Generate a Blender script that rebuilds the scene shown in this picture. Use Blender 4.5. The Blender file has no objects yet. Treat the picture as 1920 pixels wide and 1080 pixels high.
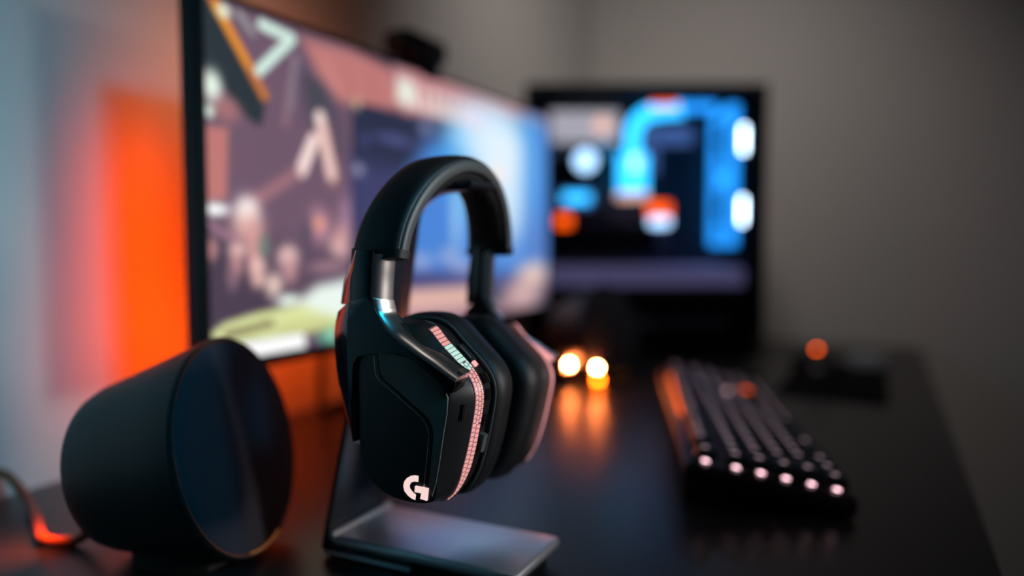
import bpy, bmesh, math, random
import numpy as np
from mathutils import Vector, Matrix
random.seed(4)
R = math.radians
scene = bpy.context.scene
COL = scene.collection

# ------------------------------------------------------------------ camera, world, lights, exposure
YAW, PITCH = math.atan(695 / 1400), math.atan(85 / 1400)
cam_data = bpy.data.cameras.new('camera')
cam = bpy.data.objects.new('camera', cam_data)
COL.objects.link(cam)
cam.location = (0, 0, .21)
cam.rotation_euler = (R(90) - PITCH, 0, YAW)
cam_data.sensor_width = 36
cam_data.lens = 36 * 1400 / 1920
cam_data.clip_start = .01
cam_data.dof.use_dof = True
cam_data.dof.focus_distance = .405
cam_data.dof.aperture_fstop = 1.5
scene.camera = cam

world = bpy.data.worlds.new('world')
scene.world = world
world.use_nodes = True
bg = world.node_tree.nodes['Background']
bg.inputs['Color'].default_value = (.60, .66, .75, 1)
bg.inputs['Strength'].default_value = .008

scene.view_settings.view_transform = 'Standard'
scene.view_settings.look = 'None'
scene.view_settings.gamma = 1
scene.view_settings.use_curve_mapping = False
scene.view_settings.exposure = 0


def area_light(name, loc, target, color, power, sx, sy=None, spread=180):
    d = bpy.data.lights.new(name, 'AREA')
    d.shape = 'RECTANGLE'
    d.size, d.size_y = sx, sy or sx
    d.color = color
    d.energy = power
    d.spread = R(spread)
    o = bpy.data.objects.new(name, d)
    COL.objects.link(o)
    o.location = loc
    o.rotation_euler = (Vector(target) - Vector(loc)).to_track_quat('-Z', 'Y').to_euler()
    return o


# soft room lamp above the desk end, two unseen lights added for the headset trim, a cyan mood lamp at the near wall
area_light('room_lamp', (-.17, 1.00, .95), (-.56, 1.72, .10), (1, .91, .86), .98, .16, None, 110)
area_light('trim_side_light', (1.15, .85, .42), (-.24, .35, .18), (1, .91, .88), .26, .30, .32, 22)  # unseen light added at the right, aimed at the headset trim
area_light('trim_overhead_light', (-.24, .64, 1.50), (-.24, .60, 0), (1, .88, .82), .30, .11)  # unseen overhead light added for highlights on the headset trim
area_light('cyan_mood_lamp', (1.0, .14, 1.15), (-.65, .16, .18), (.0, .64, 1.0), .70, .40, .22, 34)
# orange light strip stuck to the back of the monitor (vertical run, bottom run, top run) and the near speaker's rear light
area_light('orange_back_strip', (-.545, .485, .20), (-.65, .500, .19), (1, .070, .0), .20, .015, .24, 118)
area_light('orange_bottom_strip', (-.545, .66, .10), (-.65, .66, .06), (1, .085, .0), .30, .36, .012)
area_light('orange_top_strip', (-.545, .60, .375), (-.65, .58, .44), (1, .30, .12), .19, .24, .012)
area_light('speaker_rear_light', (-.500, .312, .045), (-.535, .285, .0), (1, .10, .0), .10, .02, .02, 95)


# ------------------------------------------------------------------ materials (all procedural)
def mat(name, color, rough=.5, metal=0., emit=None, estr=0., noise=None, bump=0., bscale=300, coat=0., spec=.5):
    m = bpy.data.materials.new(name)
    m.use_nodes = True
    nt = m.node_tree
    b = nt.nodes['Principled BSDF']
    b.inputs['Base Color'].default_value = (*color, 1)
    b.inputs['Roughness'].default_value = rough
    b.inputs['Metallic'].default_value = metal
    b.inputs['Coat Weight'].default_value = coat
    b.inputs['Specular IOR Level'].default_value = spec
    if emit:
        b.inputs['Emission Color'].default_value = (*emit, 1)
        b.inputs['Emission Strength'].default_value = estr
    tc = nt.nodes.new('ShaderNodeTexCoord')
    if noise:
        n = nt.nodes.new('ShaderNodeTexNoise')
        n.inputs['Scale'].default_value = noise[0]
        n.inputs['Detail'].default_value = 4
        mx = nt.nodes.new('ShaderNodeMix')
        mx.data_type = 'RGBA'
        mx.inputs['A'].default_value = (*[c * (1 - noise[1]) for c in color], 1)
        mx.inputs['B'].default_value = (*[min(1, c * (1 + noise[1])) for c in color], 1)
        nt.links.new(tc.outputs['Object'], n.inputs['Vector'])
        nt.links.new(n.outputs['Fac'], mx.inputs['Factor'])
        nt.links.new(mx.outputs['Result'], b.inputs['Base Color'])
    if bump:
        n2 = nt.nodes.new('ShaderNodeTexNoise')
        n2.inputs['Scale'].default_value = bscale
        bp = nt.nodes.new('ShaderNodeBump')
        bp.inputs['Strength'].default_value = bump
        bp.inputs['Distance'].default_value = .0008
        nt.links.new(tc.outputs['Object'], n2.inputs['Vector'])
        nt.links.new(n2.outputs['Fac'], bp.inputs['Height'])
        nt.links.new(bp.outputs['Normal'], b.inputs['Normal'])
    return m


def emission(name, color, strength):
    return mat(name, (.02, .02, .02), .4, emit=color, estr=strength)


M = {
    'wall': mat('painted_wall', (.62, .60, .58), .85, noise=(6, .03), bump=.15, bscale=220),
    'floor': mat('dark_floor', (.05, .042, .038), .6, noise=(4, .2)),
    'desk': mat('black_desk_laminate', (.016, .016, .017), .34, noise=(40, .15), bump=.04, bscale=900),
    'satin': mat('satin_black_plastic', (.012, .012, .0125), .42, bump=.06, bscale=2500),
    'satin2': mat('satin_charcoal_plastic', (.12, .112, .105), .45, bump=.06, bscale=2500),
    'gloss': mat('gloss_black_plastic', (.006, .006, .006), .14, coat=.4),
    'black': mat('matte_black_plastic', (.007, .007, .008), .6),
    'leather': mat('black_leatherette', (.009, .009, .010), .5, bump=.25, bscale=1400),
    'foam': mat('black_foam_pad', (.006, .006, .007), .75, bump=.3, bscale=1800),
    'trim': mat('dark_chrome_trim', (.92, .87, .84), .28, metal=1),
    'trim_edge': mat('bright_trim_edge', (.80, .78, .76), .16, metal=1),
    'alu': mat('brushed_aluminium', (.74, .75, .78), .36, metal=.75, noise=(220, .06)),
    'alu_dark': mat('dark_anodised_metal', (.045, .05, .07), .38, metal=.6),
    'cloth': mat('speaker_cloth', (.016, .018, .030), .85, bump=.5, bscale=2200),
    'spk': mat('speaker_shell_black', (.012, .011, .011), .48, bump=.05, bscale=1600),
    'rubber': mat('black_rubber', (.008, .008, .008), .8),
    'cable': mat('light_tinted_cable_sheath', (.30, .085, .03), .40),  # orange light falling on the cable is put into the sheath colour
    'screen_off': mat('screen_bezel', (.006, .006, .007), .3),
    'led_orange': emission('orange_led', (1, .21, .050), 1700),
    'streak_glow': emission('desk_streak_glow', (1, .12, .003), 55),
    'led_slit': emission('dim_orange_slit', (1, .30, .04), .2),
    'strip_pink': emission('pink_light_strip', (1, .42, .38), .85),
    'strip_mint': emission('mint_light_strip', (.62, 1, .84), .85),
    'strip_base': mat('strip_diffuser_base', (.04, .03, .05), .35, emit=(.30, .14, .22), estr=.35),
    'strip_far': emission('pink_light_strip_soft', (1, .42, .42), 1.15),
    'logo': emission('pale_pink_logo', (1, .72, .68), .95),
    'print': mat('grey_print', (.11, .11, .11), .5),
    'keycap': mat('black_keycap', (.010, .010, .011), .55),
    'kb_case': mat('keyboard_case_black', (.009, .009, .010), .42),
    'kb_plate': mat('keyboard_plate', (.03, .03, .036), .35, metal=.6),
    'kb_led': emission('key_backlight', (1, .58, .66), 6),
    'kb_legend': emission('key_legend', (.9, .62, .72), .9),
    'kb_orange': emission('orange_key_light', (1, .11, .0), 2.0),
    'pc_black': mat('computer_steel_black', (.007, .007, .008), .8, spec=.15),
    'pc_inner': mat('computer_inner_black', (.014, .014, .018), .5),
    'pc_board': mat('circuit_board', (.010, .016, .024), .45, noise=(60, .5)),
    'pc_band': mat('shroud_band_painted_glow', (.5, .47, .62), .5, emit=(.56, .48, 1), estr=.13),
    'pc_shroud': mat('power_shroud_grey', (.72, .66, .90), .5),
    'pc_white': mat('pale_cooler_shroud', (.60, .57, .57), .5),
    'pc_steel': mat('steel_bracket', (.4, .4, .45), .35, metal=1),
    'copper': mat('copper_heatspreader', (.5, .20, .08), .4, metal=.6),
    'rgb_cyan': emission('cyan_light', (.03, .50, 1), 3.2),
    'rgb_blue': emission('blue_light', (.02, .34, 1), 2.0),
    'rgb_white': emission('white_blue_light', (.70, .88, 1), 14),
    'rgb_ice': emission('ice_blue_light', (.45, .72, 1), 3.2),
    'rgb_orange': emission('orange_red_light', (1, .09, .0), 2.6),
    'rgb_peach': emission('peach_light', (1, .55, .42), 1.4),
    'painted_haze': emission('painted_cover_glow', (.62, .58, .62), .9),
    'rgb_dimblue': emission('dim_blue_light', (.10, .20, .55), .7),
    'mousepad': mat('black_mouse_mat', (.006, .006, .006), .95, spec=.1),
    'mouse': mat('mouse_shell_black', (.008, .008, .008), .4),
    'mouse_led': emission('orange_mouse_light', (1, .10, .0), 11),
    'greybox': mat('dull_grey_plastic', (.42, .44, .46), .5),
    'lens': mat('glass_lens', (.005, .005, .01), .05, coat=1),
    'fanblade': mat('smoky_fan_blade', (.05, .07, .10), .3),
}


def glass_material():
    m = bpy.data.materials.new('tinted_side_glass')
    m.use_nodes = True
    nt = m.node_tree
    nt.nodes.clear()
    out = nt.nodes.new('ShaderNodeOutputMaterial')
    tr = nt.nodes.new('ShaderNodeBsdfTransparent')
    tr.inputs['Color'].default_value = (.86, .88, .92, 1)
    gl = nt.nodes.new('ShaderNodeBsdfGlossy')
    gl.inputs['Roughness'].default_value = .03
    fr = nt.nodes.new('ShaderNodeFresnel')
    fr.inputs['IOR'].default_value = 1.45
    mx = nt.nodes.new('ShaderNodeMixShader')
    nt.links.new(fr.outputs['Fac'], mx.inputs['Fac'])
    nt.links.new(tr.outputs['BSDF'], mx.inputs[1])
    nt.links.new(gl.outputs['BSDF'], mx.inputs[2])
    nt.links.new(mx.outputs['Shader'], out.inputs['Surface'])
    return m


M['glass'] = glass_material()

# ------------------------------------------------------------------ object helpers
WORLD = {}


def tag(o, label=None, cat=None, group=None, kind=None):
    for k, v in (('label', label), ('category', cat), ('group', group), ('kind', kind)):
        if v:
            o[k] = v
    return o


def thing(name, loc, rotz=0, label=None, cat=None, group=None):
    o = bpy.data.objects.new(name, None)
    COL.objects.link(o)
    o.empty_display_size = .02
    o.location = loc
    o.rotation_euler = (0, 0, rotz)
    WORLD[o] = Matrix.Translation(loc) @ Matrix.Rotation(rotz, 4, 'Z')
    return tag(o, label, cat, group)


def link_mesh(name, me, material, parent=None, local=False):
    """verts are in world space unless local; a child's mesh is moved into its parent's frame"""
    o = bpy.data.objects.new(name, me)
    COL.objects.link(o)
    if material is not None and not me.materials:
        me.materials.append(material)
    if parent is not None:
        o.parent = parent
        if not local:
            me.transform(WORLD[parent].inverted())
        WORLD[o] = WORLD[parent].copy()
    else:
        WORLD[o] = Matrix.Identity(4)
    return o


def finish(name, bm, material, parent=None, smooth=35, local=False, xf=None):
    bmesh.ops.recalc_face_normals(bm, faces=bm.faces)
    if xf is not None:
        for v in bm.verts:
            v.co = xf(v.co)
    me = bpy.data.meshes.new(name)
    bm.to_mesh(me)
    bm.free()
    if smooth:
        for p in me.polygons:
            p.use_smooth = True
        me.set_sharp_from_angle(angle=R(smooth))
    return link_mesh(name, me, material, parent, local)


def add_box(bm, lo, hi, bevel=0., seg=2):
    vs = [bm.verts.new((x, y, z)) for x in (lo[0], hi[0]) for y in (lo[1], hi[1]) for z in (lo[2], hi[2])]
    fs = [bm.faces.new([vs[i] for i in q]) for q in ((0, 1, 3, 2), (4, 6, 7, 5), (0, 4, 5, 1), (2, 3, 7, 6), (0, 2, 6, 4), (1, 5, 7, 3))]
    if bevel:
        es = {e for f in fs for e in f.edges}
        bmesh.ops.bevel(bm, geom=list(es), offset=bevel, segments=seg, profile=.5, affect='EDGES')


def box(name, lo, hi, material, parent=None, bevel=.001, seg=2, local=False, xf=None):
    bm = bmesh.new()
    add_box(bm, lo, hi, bevel, seg)
    return finish(name, bm, material, parent, 40, local, xf)


def loft(name, sections, material, parent=None, smooth=35, caps=True, ring=True, xf=None, local=False):
    """sections: lists of equally many 3-D points; ring closes each section"""
    bm = bmesh.new()
    rows = [[bm.verts.new(p) for p in s] for s in sections]
    n = len(rows[0])
    for a, b in zip(rows, rows[1:]):
        for i in range(n if ring else n - 1):
            j = (i + 1) % n
            try:
                bm.faces.new((a[i], a[j], b[j], b[i]))
            except ValueError:
                pass
    if caps and ring:
        bm.faces.new(rows[0])
        bm.faces.new(list(reversed(rows[-1])))
    bmesh.ops.remove_doubles(bm, verts=bm.verts, dist=1e-7)
    return finish(name, bm, material, parent, smooth, local, xf)


def prism(name, outline, s0, s1, material, parent=None, bevel=.0005, seg=2, xf=None, smooth=40, local=False):
    """outline in (u, v); extruded along the middle axis s"""
    bm = bmesh.new()
    a = [bm.verts.new((u, s0, v)) for u, v in outline]
    b = [bm.verts.new((u, s1, v)) for u, v in outline]
    n = len(a)
    fa = bm.faces.new(a)
    fb = bm.faces.new(list(reversed(b)))
    for i in range(n):
        j = (i + 1) % n
        bm.faces.new((a[i], b[i], b[j], a[j]))
    if bevel:
        es = list(fa.edges) + list(fb.edges)
        bmesh.ops.bevel(bm, geom=es, offset=bevel, segments=seg, profile=.5, affect='EDGES', clamp_overlap=True)
    return finish(name, bm, material, parent, smooth, local, xf)


def catmull(pts, n, closed=False):
    pts = [Vector(p) for p in pts]
    m = len(pts)
    out = []
    segs = m if closed else m - 1
    for k in range(segs):
        if closed:
            p0, p1, p2, p3 = (pts[(k + d) % m] for d in (-1, 0, 1, 2))
        else:
            p0, p1, p2, p3 = pts[max(k - 1, 0)], pts[k], pts[k + 1], pts[min(k + 2, m - 1)]
        for i in range(n):
            t = i / n
            out.append(.5 * ((2 * p1) + (p2 - p0) * t + (2 * p0 - 5 * p1 + 4 * p2 - p3) * t * t + (3 * p1 - p0 - 3 * p2 + p3) * t ** 3))
    if not closed:
        out.append(pts[-1].copy())
    return out


def tube(name, pts, r, material, parent=None, seg=10, n=8, xf=None, local=False):
    path = catmull(pts, n) if n > 1 else [Vector(p) for p in pts]
    secs = []
    ref = Vector((0, 0, 1))
    for i, p in enumerate(path):
        t = (path[min(i + 1, len(path) - 1)] - path[max(i - 1, 0)]).normalized()
        a = t.cross(ref)
        if a.length < 1e-3:
            a = t.cross(Vector((1, 0, 0)))
        a.normalize()
        b = t.cross(a).normalized()
        rr = r(i / (len(path) - 1)) if callable(r) else r
        secs.append([p + (a * math.cos(k * 2 * math.pi / seg) + b * math.sin(k * 2 * math.pi / seg)) * rr for k in range(seg)])
    return loft(name, secs, material, parent, 60, xf=xf, local=local)


def lathe(name, profile, material, parent, frame, seg=64, oval=1.0, local=False):
    """profile of (distance along axis, radius); frame(axis, a, b) -> point"""
    secs = []
    for x, r in profile:
        secs.append([frame(x, r * oval * math.cos(k * 2 * math.pi / seg), r * math.sin(k * 2 * math.pi / seg)) for k in range(seg)])
    return loft(name, secs, material, parent, 40, local=local)


def structure(o):
    o['kind'] = 'structure'
    return o


# ------------------------------------------------------------------ the setting
structure(box('wall_left', (-.75, -1.2, -.74), (-.65, 1.85, 2.3), M['wall'], bevel=0))
structure(box('wall_back', (-.65, 1.75, -.74), (2.6, 1.85, 2.3), M['wall'], bevel=0))
structure(box('floor', (-.75, -1.2, -.80), (2.6, 1.85, -.74), M['floor'], bevel=0))

# ------------------------------------------------------------------ desk
desk = thing('desk', (-.288, .79, -.74), 0, 'long black desk with smooth reflective top along the left wall', 'desk')
box('desk_top', (-.648, -.12, -.030), (.074, 1.69, 0), M['desk'], desk, .003, 3)
for x in (-.60, .025):
    for y in (-.07, 1.64):
        box('leg', (x - .025, y - .025, -.74), (x + .025, y + .025, -.030), M['pc_black'], desk, .002)

# ------------------------------------------------------------------ headset stand
stand = thing('headset_stand', (-.256, .414, 0), 0, 'silver aluminium headset stand with flat base plate and slanted upright', 'headset stand')
box('base_plate', (-.3245, .381, .0085), (-.1865, .4475, .0160), M['alu'], stand, .0030, 4)
box('base_lip', (-.3310, .3815, .0012), (-.2620, .4470, .0052), M['alu'], stand, .0018, 3)
tube('bend_edge', [(-.3235, .3815, .0155), (-.3235, .4470, .0155)], .0026, M['alu'], stand, 14, 1)
box('rubber_pad', (-.262, .386, .0), (-.194, .4425, .0086), M['rubber'], stand, .001)


def sheet(name, path, halfwidth, thick, material, parent):
    """a bent metal sheet: path of (x, z), its half width along y at each point"""
    pts = catmull([(p[0], 0, p[1]) for p in path], 6)
    hw = catmull([(h, 0, 0) for h in halfwidth], 6)
    secs = []
    for i, p in enumerate(pts):
        t = (pts[min(i + 1, len(pts) - 1)] - pts[max(i - 1, 0)]).normalized()
        nrm = Vector((-t.z, 0, t.x))
        w, e = hw[i].x, thick * .3
        sec = []
        for sy, sn in ((-w, -1 + .6), (-w + e, -1), (w - e, -1), (w, -1 + .6), (w, 1 - .6), (w - e, 1), (-w + e, 1), (-w, 1 - .6)):
            q = p + nrm * sn * thick / 2
            sec.append((q.x, .414 + sy, q.z))
        secs.append(sec)
    return loft(name, secs, material, parent, 50)


sheet('upright', [(-.3300, .0050), (-.3295, .0120), (-.3215, .0520), (-.3080, .1210), (-.2960, .1830), (-.2885, .2200)],
      [.033, .0330, .0310, .0270, .0230, .0205], .0042, M['alu_dark'], stand)
sheet('arm', [(-.2886, .2195), (-.2835, .2330), (-.2700, .2425), (-.2500, .2450), (-.2300, .2450), (-.2265, .2475)],
      [.0205, .0190, .0175, .0165, .0160, .0155], .0038, M['alu_dark'], stand)

# ------------------------------------------------------------------ headset (millimetre outlines: u to the right, v height, s depth from the outer face)
HX, HY = -.24, .414
headset = thing('headset', (HX, HY, .058), 0, 'black over-ear gaming headset hanging on the stand with pink light strips', 'headset')


def near_map(p):
    return Vector((HX + p[0] * .001, HY - .076 + p[1] * .001, p[2] * .001))


def far_map(p):
    u = p[0] if p[0] > -18 else -18 + (p[0] + 18) * .45      # the far fork is narrower at the front
    drop = 9.5 * min(1, max(0, (196 - p[2]) / 14))            # its slider is pulled out further
    return Vector((HX - .004 + u * .001, HY + .072 - p[1] * .001, (p[2] - drop) * .001))


TILT = R(4)


def far_cup_map(p):
    w, v = .072 - p[1] * .001, p[2] * .001
    dw, dv = w - .060, v - .152
    return Vector((HX - .006 + p[0] * .001, HY + .060 + dw * math.cos(TILT) + dv * math.sin(TILT), .1425 + dv * math.cos(TILT) - dw * math.sin(TILT)))


CU, CV = 4., 113.
FACE = [(-25, 147), (-26, 123), (-26, 99), (-24.5, 87), (-19.5, 76.5), (-10, 69.5), (1, 66.7), (16, 66.8), (25, 70.2), (27.6, 80),
        (29.8, 91), (32.3, 106), (35, 120), (35.9, 128), (33.5, 134), (22, 145), (8, 153), (-8, 156.5), (-20, 154.5)]
BODY = [(3, 166), (11, 164.3), (17, 160.8), (23, 155), (31.4, 147.2), (39.2, 139.7), (44.0, 131.3), (44.8, 122.5), (42.5, 109), (39, 93.5),
        (34.5, 79.5), (29, 69.6), (22.5, 64), (13, 61.7), (0, 61.7), (-14, 65.5), (-26, 75), (-32, 89), (-35, 105), (-36.5, 125),
        (-35, 145), (-28, 158), (-13, 165)]


def polar(outline, n=140, smooth=4):
    pts = [(p.x, p.z) for p in catmull([(u, 0, v) for u, v in outline], smooth, True)]
    out = []
    for k in range(n):
        th = 2 * math.pi * k / n
        dx, dy = math.cos(th), math.sin(th)
        best = 0
        for (x1, y1), (x2, y2) in zip(pts, pts[1:] + pts[:1]):
            ex, ey = x2 - x1, y2 - y1
            den = dx * ey - dy * ex
            if abs(den) < 1e-9:
                continue
            t = ((x1 - CU) * ey - (y1 - CV) * ex) / den
            w = ((x1 - CU) * dy - (y1 - CV) * dx) / den
            if t > 0 and -1e-6 <= w <= 1 + 1e-6:
                best = max(best, t)
        out.append((best, dx, dy))
    return out


PF, PB = polar(FACE), polar(BODY)


def ring(pol, off, s):
    return [(CU + (r + off) * dx, s, CV + (r + off) * dy) for r, dx, dy in pol]


def build_cup(xf, near):
    shell = loft('ear_cup', [ring(PF, -2.2, 0), ring(PF, -.9, .15), ring(PF, 0, 1.1), ring(PB, -2.2, 12.3), ring(PB, -1.9, 13), ring(PB, .2, 19.4),
                             ring(PB, -.3, 22), ring(PB, -.9, 24), ring(PB, -2.5, 33), ring(PB, -6, 36)], M['satin'], headset, 28, xf=xf)
    # ear pad: a soft closed ring
    pad = [(-9, 34.5), (-2.0, 34.5), (1.2, 37), (2.6, 42), (2.4, 49), (.4, 54.5), (-4, 58), (-10, 58.8), (-15, 57), (-18, 52), (-18, 35)]
    bm = bmesh.new()
    rows = [[bm.verts.new(p) for p in ring(PB, o, s)] for o, s in pad]
    for a, b in zip(rows, rows[1:] + rows[:1]):
        for i in range(len(a)):
            j = (i + 1) % len(a)
            bm.faces.new((a[i], a[j], b[j], b[i]))
    finish('ear_pad', bm, M['leather'], headset, 60, xf=xf)
    loft('pad_seam', [ring(PB, -.6, 33.2), ring(PB, .5, 33.4), ring(PB, .5, 34.3), ring(PB, -.6, 34.6)], M['satin2'], headset, 40, caps=False, xf=xf)
    # light strip: two rows of lit cells on a dim diffuser along the rear edge
    T = catmull([(14, 0, 163), (17, 0, 161), (22.4, 0, 155), (31.4, 0, 147.2), (39.2, 0, 139.7), (44.0, 0, 131.3), (44.8, 0, 122.5), (42.5, 0, 109), (39, 0, 93.5),
                 (34.5, 0, 79.5), (29, 0, 69.8), (23, 0, 64.4)], 12)
    # even spacing
    L = [0]
    for a, b in zip(T, T[1:]):
        L.append(L[-1] + (b - a).length)
    def at(d):
        d = min(max(d, 0), L[-1] - 1e-6)
        for i in range(len(T) - 1):
            if L[i + 1] >= d:
                f = (d - L[i]) / max(L[i + 1] - L[i], 1e-9)
                p = T[i].lerp(T[i + 1], f)
                t = (T[i + 1] - T[i]).normalized()
                return p, Vector((t.z, 0, -t.x)) * -1
    def edge(d, k, lift):
        p, nrm = at(d)
        if nrm.dot(p - Vector((CU, 0, CV))) < 0:
            nrm = -nrm
        fade = min(1, max(.25, (L[-1] - d) / 25))
        s = 13.1 + 6.2 * (.5 + (k - .5) * fade)
        off = -1.75 + (s - 13.1) / 6.2 * 1.95 + lift
        return (p.x + nrm.x * off, s - lift * .4, p.z + nrm.z * off)
    if near:
        n = 60
        loft('strip_diffuser', [[edge(L[-1] * i / n, 0, .25), edge(L[-1] * i / n, .5, .3), edge(L[-1] * i / n, 1, .25)] for i in range(n + 1)], M['strip_base'], headset, 60, caps=False, ring=False, xf=xf)
        cells = {'strip_pink': bmesh.new(), 'strip_mint': bmesh.new()}
        step, d = 2.65, 1.0
        idx = 0
        while d < L[-1] - 2:
            rows_ = ((.04, .96),) if d < 27 else ((.06, .36), (.42, .70), (.76, .96)) if d < 62 else ((.06, .47), (.55, .96))
            for ri, (k0, k1) in enumerate(rows_):
                key = 'strip_mint' if (13 < d < 31) else 'strip_pink'
                b = cells[key]
                sh = .9 * (ri % 2) if d > 27 else 0
                e0, e1 = d + .22 + sh, d + step - .22 + sh
                pts = [edge(e0, k0, .55), edge(e0, k1, .55), edge((e0 + e1) / 2, k1, .55), edge(e1, k1, .55), edge(e1, k0, .55), edge((e0 + e1) / 2, k0, .55)]
                b.faces.new([b.verts.new(q) for q in pts])
            d += step
            idx += 1
        for key, b in cells.items():
            o = finish('light_strip', b, M[key], headset, 0, xf=xf)
            o['kind'] = 'stuff'
            o['label'] = 'mint lit cells of the strip' if key == 'strip_mint' else 'pink lit cells of the strip'
    else:
        n = 60
        o = loft('light_strip', [[edge(L[-1] * i / n, -.35, .5), edge(L[-1] * i / n, .5, .7), edge(L[-1] * i / n, 1.5, .5)] for i in range(n + 1)], M['strip_far'], headset, 60, caps=False, ring=False, xf=xf)
        o['label'] = 'glowing pink strip'
    return shell


cup = build_cup(near_map, True)
build_cup(far_cup_map, False)

# raised upper panel, groove lines and logo on the near cup
GRO = [(-13.2, 147), (-12.6, 139.9), (-10.5, 134.0), (-.4, 127.4), (10.1, 120.3), (18.8, 114.4), (22.5, 107.5), (22.1, 98.6), (19.2, 76)]
gro = [(p.x, p.z) for p in catmull([(u, 0, v) for u, v in GRO], 5)]
panel = [(u + 2.6, v + 1.2) for u, v in gro] + [(24.2, 72.0), (26.6, 80), (28.8, 91), (31.3, 106), (33.8, 119), (34.6, 127.5), (31, 134), (12, 147), (-8, 150)]
prism('cup_panel', panel, -1.0, .6, M['satin2'], headset, .5, 2, near_map)
for du, dv, gr, gm in ((-.9, -.3, .32, 'trim'), (1.5, .7, .42, 'gloss')):
    tube('groove_line', [(u + du, .05, v + dv) for u, v in gro], gr, M[gm], headset, 8, 1, near_map)


def arc(cx, cy, rx, ry, a0, a1, n=22):
    return [(cx + rx * math.cos(R(a0 + (a1 - a0) * i / n)), cy + ry * math.sin(R(a0 + (a1 - a0) * i / n))) for i in range(n + 1)]


logo = [(15.0, 82.2), (12.8, 82.3), (10.0, 81.6), (7.25, 79.9), (5.5, 77.7), (4.9, 75.1), (5.6, 72.4), (7.9, 70.2), (10.3, 68.9), (12.75, 68.4),
        (13.2, 71.55), (11.6, 72.3), (10.3, 73.4), (9.3, 74.5), (9.1, 75.7), (9.5, 77.0), (10.5, 78.1), (12.2, 78.7), (14.75, 78.85)]
prism('logo', logo, -.18, .25, M['logo'], headset, 0, 1, near_map)
logo2 = [(13.25, 76.6), (21.7, 76.4), (20.8, 69.5), (16.6, 70.0), (17.35, 73.2), (13.0, 73.2)]
prism('logo', logo2, -1.25 + .07, .25, M['logo'], headset, 0, 1, near_map)


# yoke fork, silver bevel trim, slider and the headband for both sides
def smooth_outline(pts, n=4):
    return [(p.x, p.z) for p in catmull([(u, 0, v) for u, v in pts], n, True)]


YOKE = [(-13.6, 179.4), (-17, 179.8), (-29, 177.0), (-31, 165), (-31.5, 150), (-31, 132), (-30, 114), (-28.8, 100), (-27.6, 96.5),
        (-27.2, 112), (-28.5, 128), (-28, 141), (-24.5, 146.3), (-14.8, 148.3), (4.8, 150.4), (15.8, 146.3), (26.8, 139.3), (34.5, 131.2), (37.0, 130.2), (39.4, 133), (39.9, 136.6), (32.4, 140.6), (18.9, 147.6),
        (5.2, 154.6), (-5.4, 161.8), (-10.7, 170.2), (-12.6, 175)]
TL = [(-14.0, 179.4), (-13.0, 175), (-11.0, 170.1), (-5.7, 161.5), (4.9, 154.2), (18.6, 147.3), (32.1, 140.4), (39.6, 136.6)]
TR = [(-8.2, 177.6), (-7.0, 173), (-5.3, 168.8), (2.6, 161.4), (15.2, 154.0), (29.6, 146.4), (36.0, 142.6), (41.0, 139.9)]
SLD = [(-13.4, 206), (-14.8, 190), (-15.6, 176), (-30, 176), (-29.4, 188), (-27.5, 196), (-25, 206)]
YC_L = [(-28.9, 177.0), (-30.9, 165), (-31.4, 150), (-30.9, 132), (-29.9, 114), (-28.7, 100), (-27.6, 96.5)]
YC_R = [(-46.5, 169.5), (-49.0, 160), (-49.4, 150), (-47.8, 132), (-43.5, 114), (-37, 98), (-31, 92.5)]
SC_L = [(-24.9, 206), (-27.4, 196), (-29.3, 188), (-29.9, 175)]
SC_R = [(-35, 203), (-39.3, 194), (-42.4, 187), (-44.6, 174)]
SL_L = [(-13.6, 203.6), (-14.6, 196), (-15.3, 188), (-15.7, 178.6)]
SL_R = [(-7.3, 203.6), (-8.0, 196), (-8.8, 188), (-9.4, 177.6)]


def quarter_trim(name, left, right, s0, depth, material, xf, n=6, inner=2.0, flat=False):
    a = catmull([(u, 0, v) for u, v in left], 8)
    b = catmull([(u, 0, v) for u, v in right], 8)
    secs = []
    for p, q in zip(a, b):
        sec = []
        for k in range(n + 1):
            th = math.pi / 2 * k / n
            w = p.lerp(q, math.sin(th))
            if flat:
                w = p.lerp(q, k / n)
                sec.append((w.x, s0 + depth * (k / n) ** 1.15, w.z))
                continue
            sec.append((w.x, s0 + depth * (1 - math.cos(th)), w.z))
        m = p.lerp(q, .5)
        sec.append((q.x, s0 + depth + inner, q.z))
        sec.append((p.x, s0 + depth + inner, p.z))
        secs.append(sec)
    return loft(name, secs, material, headset, 50, xf=xf)


def build_side(xf):
    yo = prism('yoke', YOKE, -2.3, 11.5, M['gloss'], headset, 1.2, 3, xf)
    prism('slider', SLD, -.9, 12, M['gloss'], headset, 1.0, 3, xf)
    quarter_trim('yoke_cheek', YC_L, YC_R, -2.3, 11.0, M['gloss'], xf, inner=1, flat=True)
    quarter_trim('slider_cheek', SC_L, SC_R, -.9, 10.0, M['gloss'], xf, inner=1, flat=True)
    t1 = quarter_trim('yoke_trim', TL, TR, -2.3, 13.0, M['trim'], xf, inner=.5)
    t1['label'] = 'silver grey bevel trim'
    t2 = quarter_trim('slider_trim', SL_L, SL_R, -.9, 12.5, M['trim'], xf, inner=.5)
    t2['label'] = 'silver grey slider face'
    tube('trim_edge', [(TR[i][0] + .3, 10.9, TR[i][1] + .3) for i in range(2, len(TR))], .45, M['trim_edge'], headset, 8, 8, xf)
    prism('trim_tip', [(37.2, 141.6), (41.0, 139.2), (41.7, 140.0), (37.8, 142.4)], 3.0, 10.0, M['trim_edge'], headset, .2, 1, xf)
    prism('hinge', [(-6, 168), (8, 158), (20, 150), (24, 140), (6, 146), (-22, 150), (-24, 164)], 7.5, 14, M['black'], headset, 1, 2, xf)


build_side(near_map)
build_side(far_map)

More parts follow.
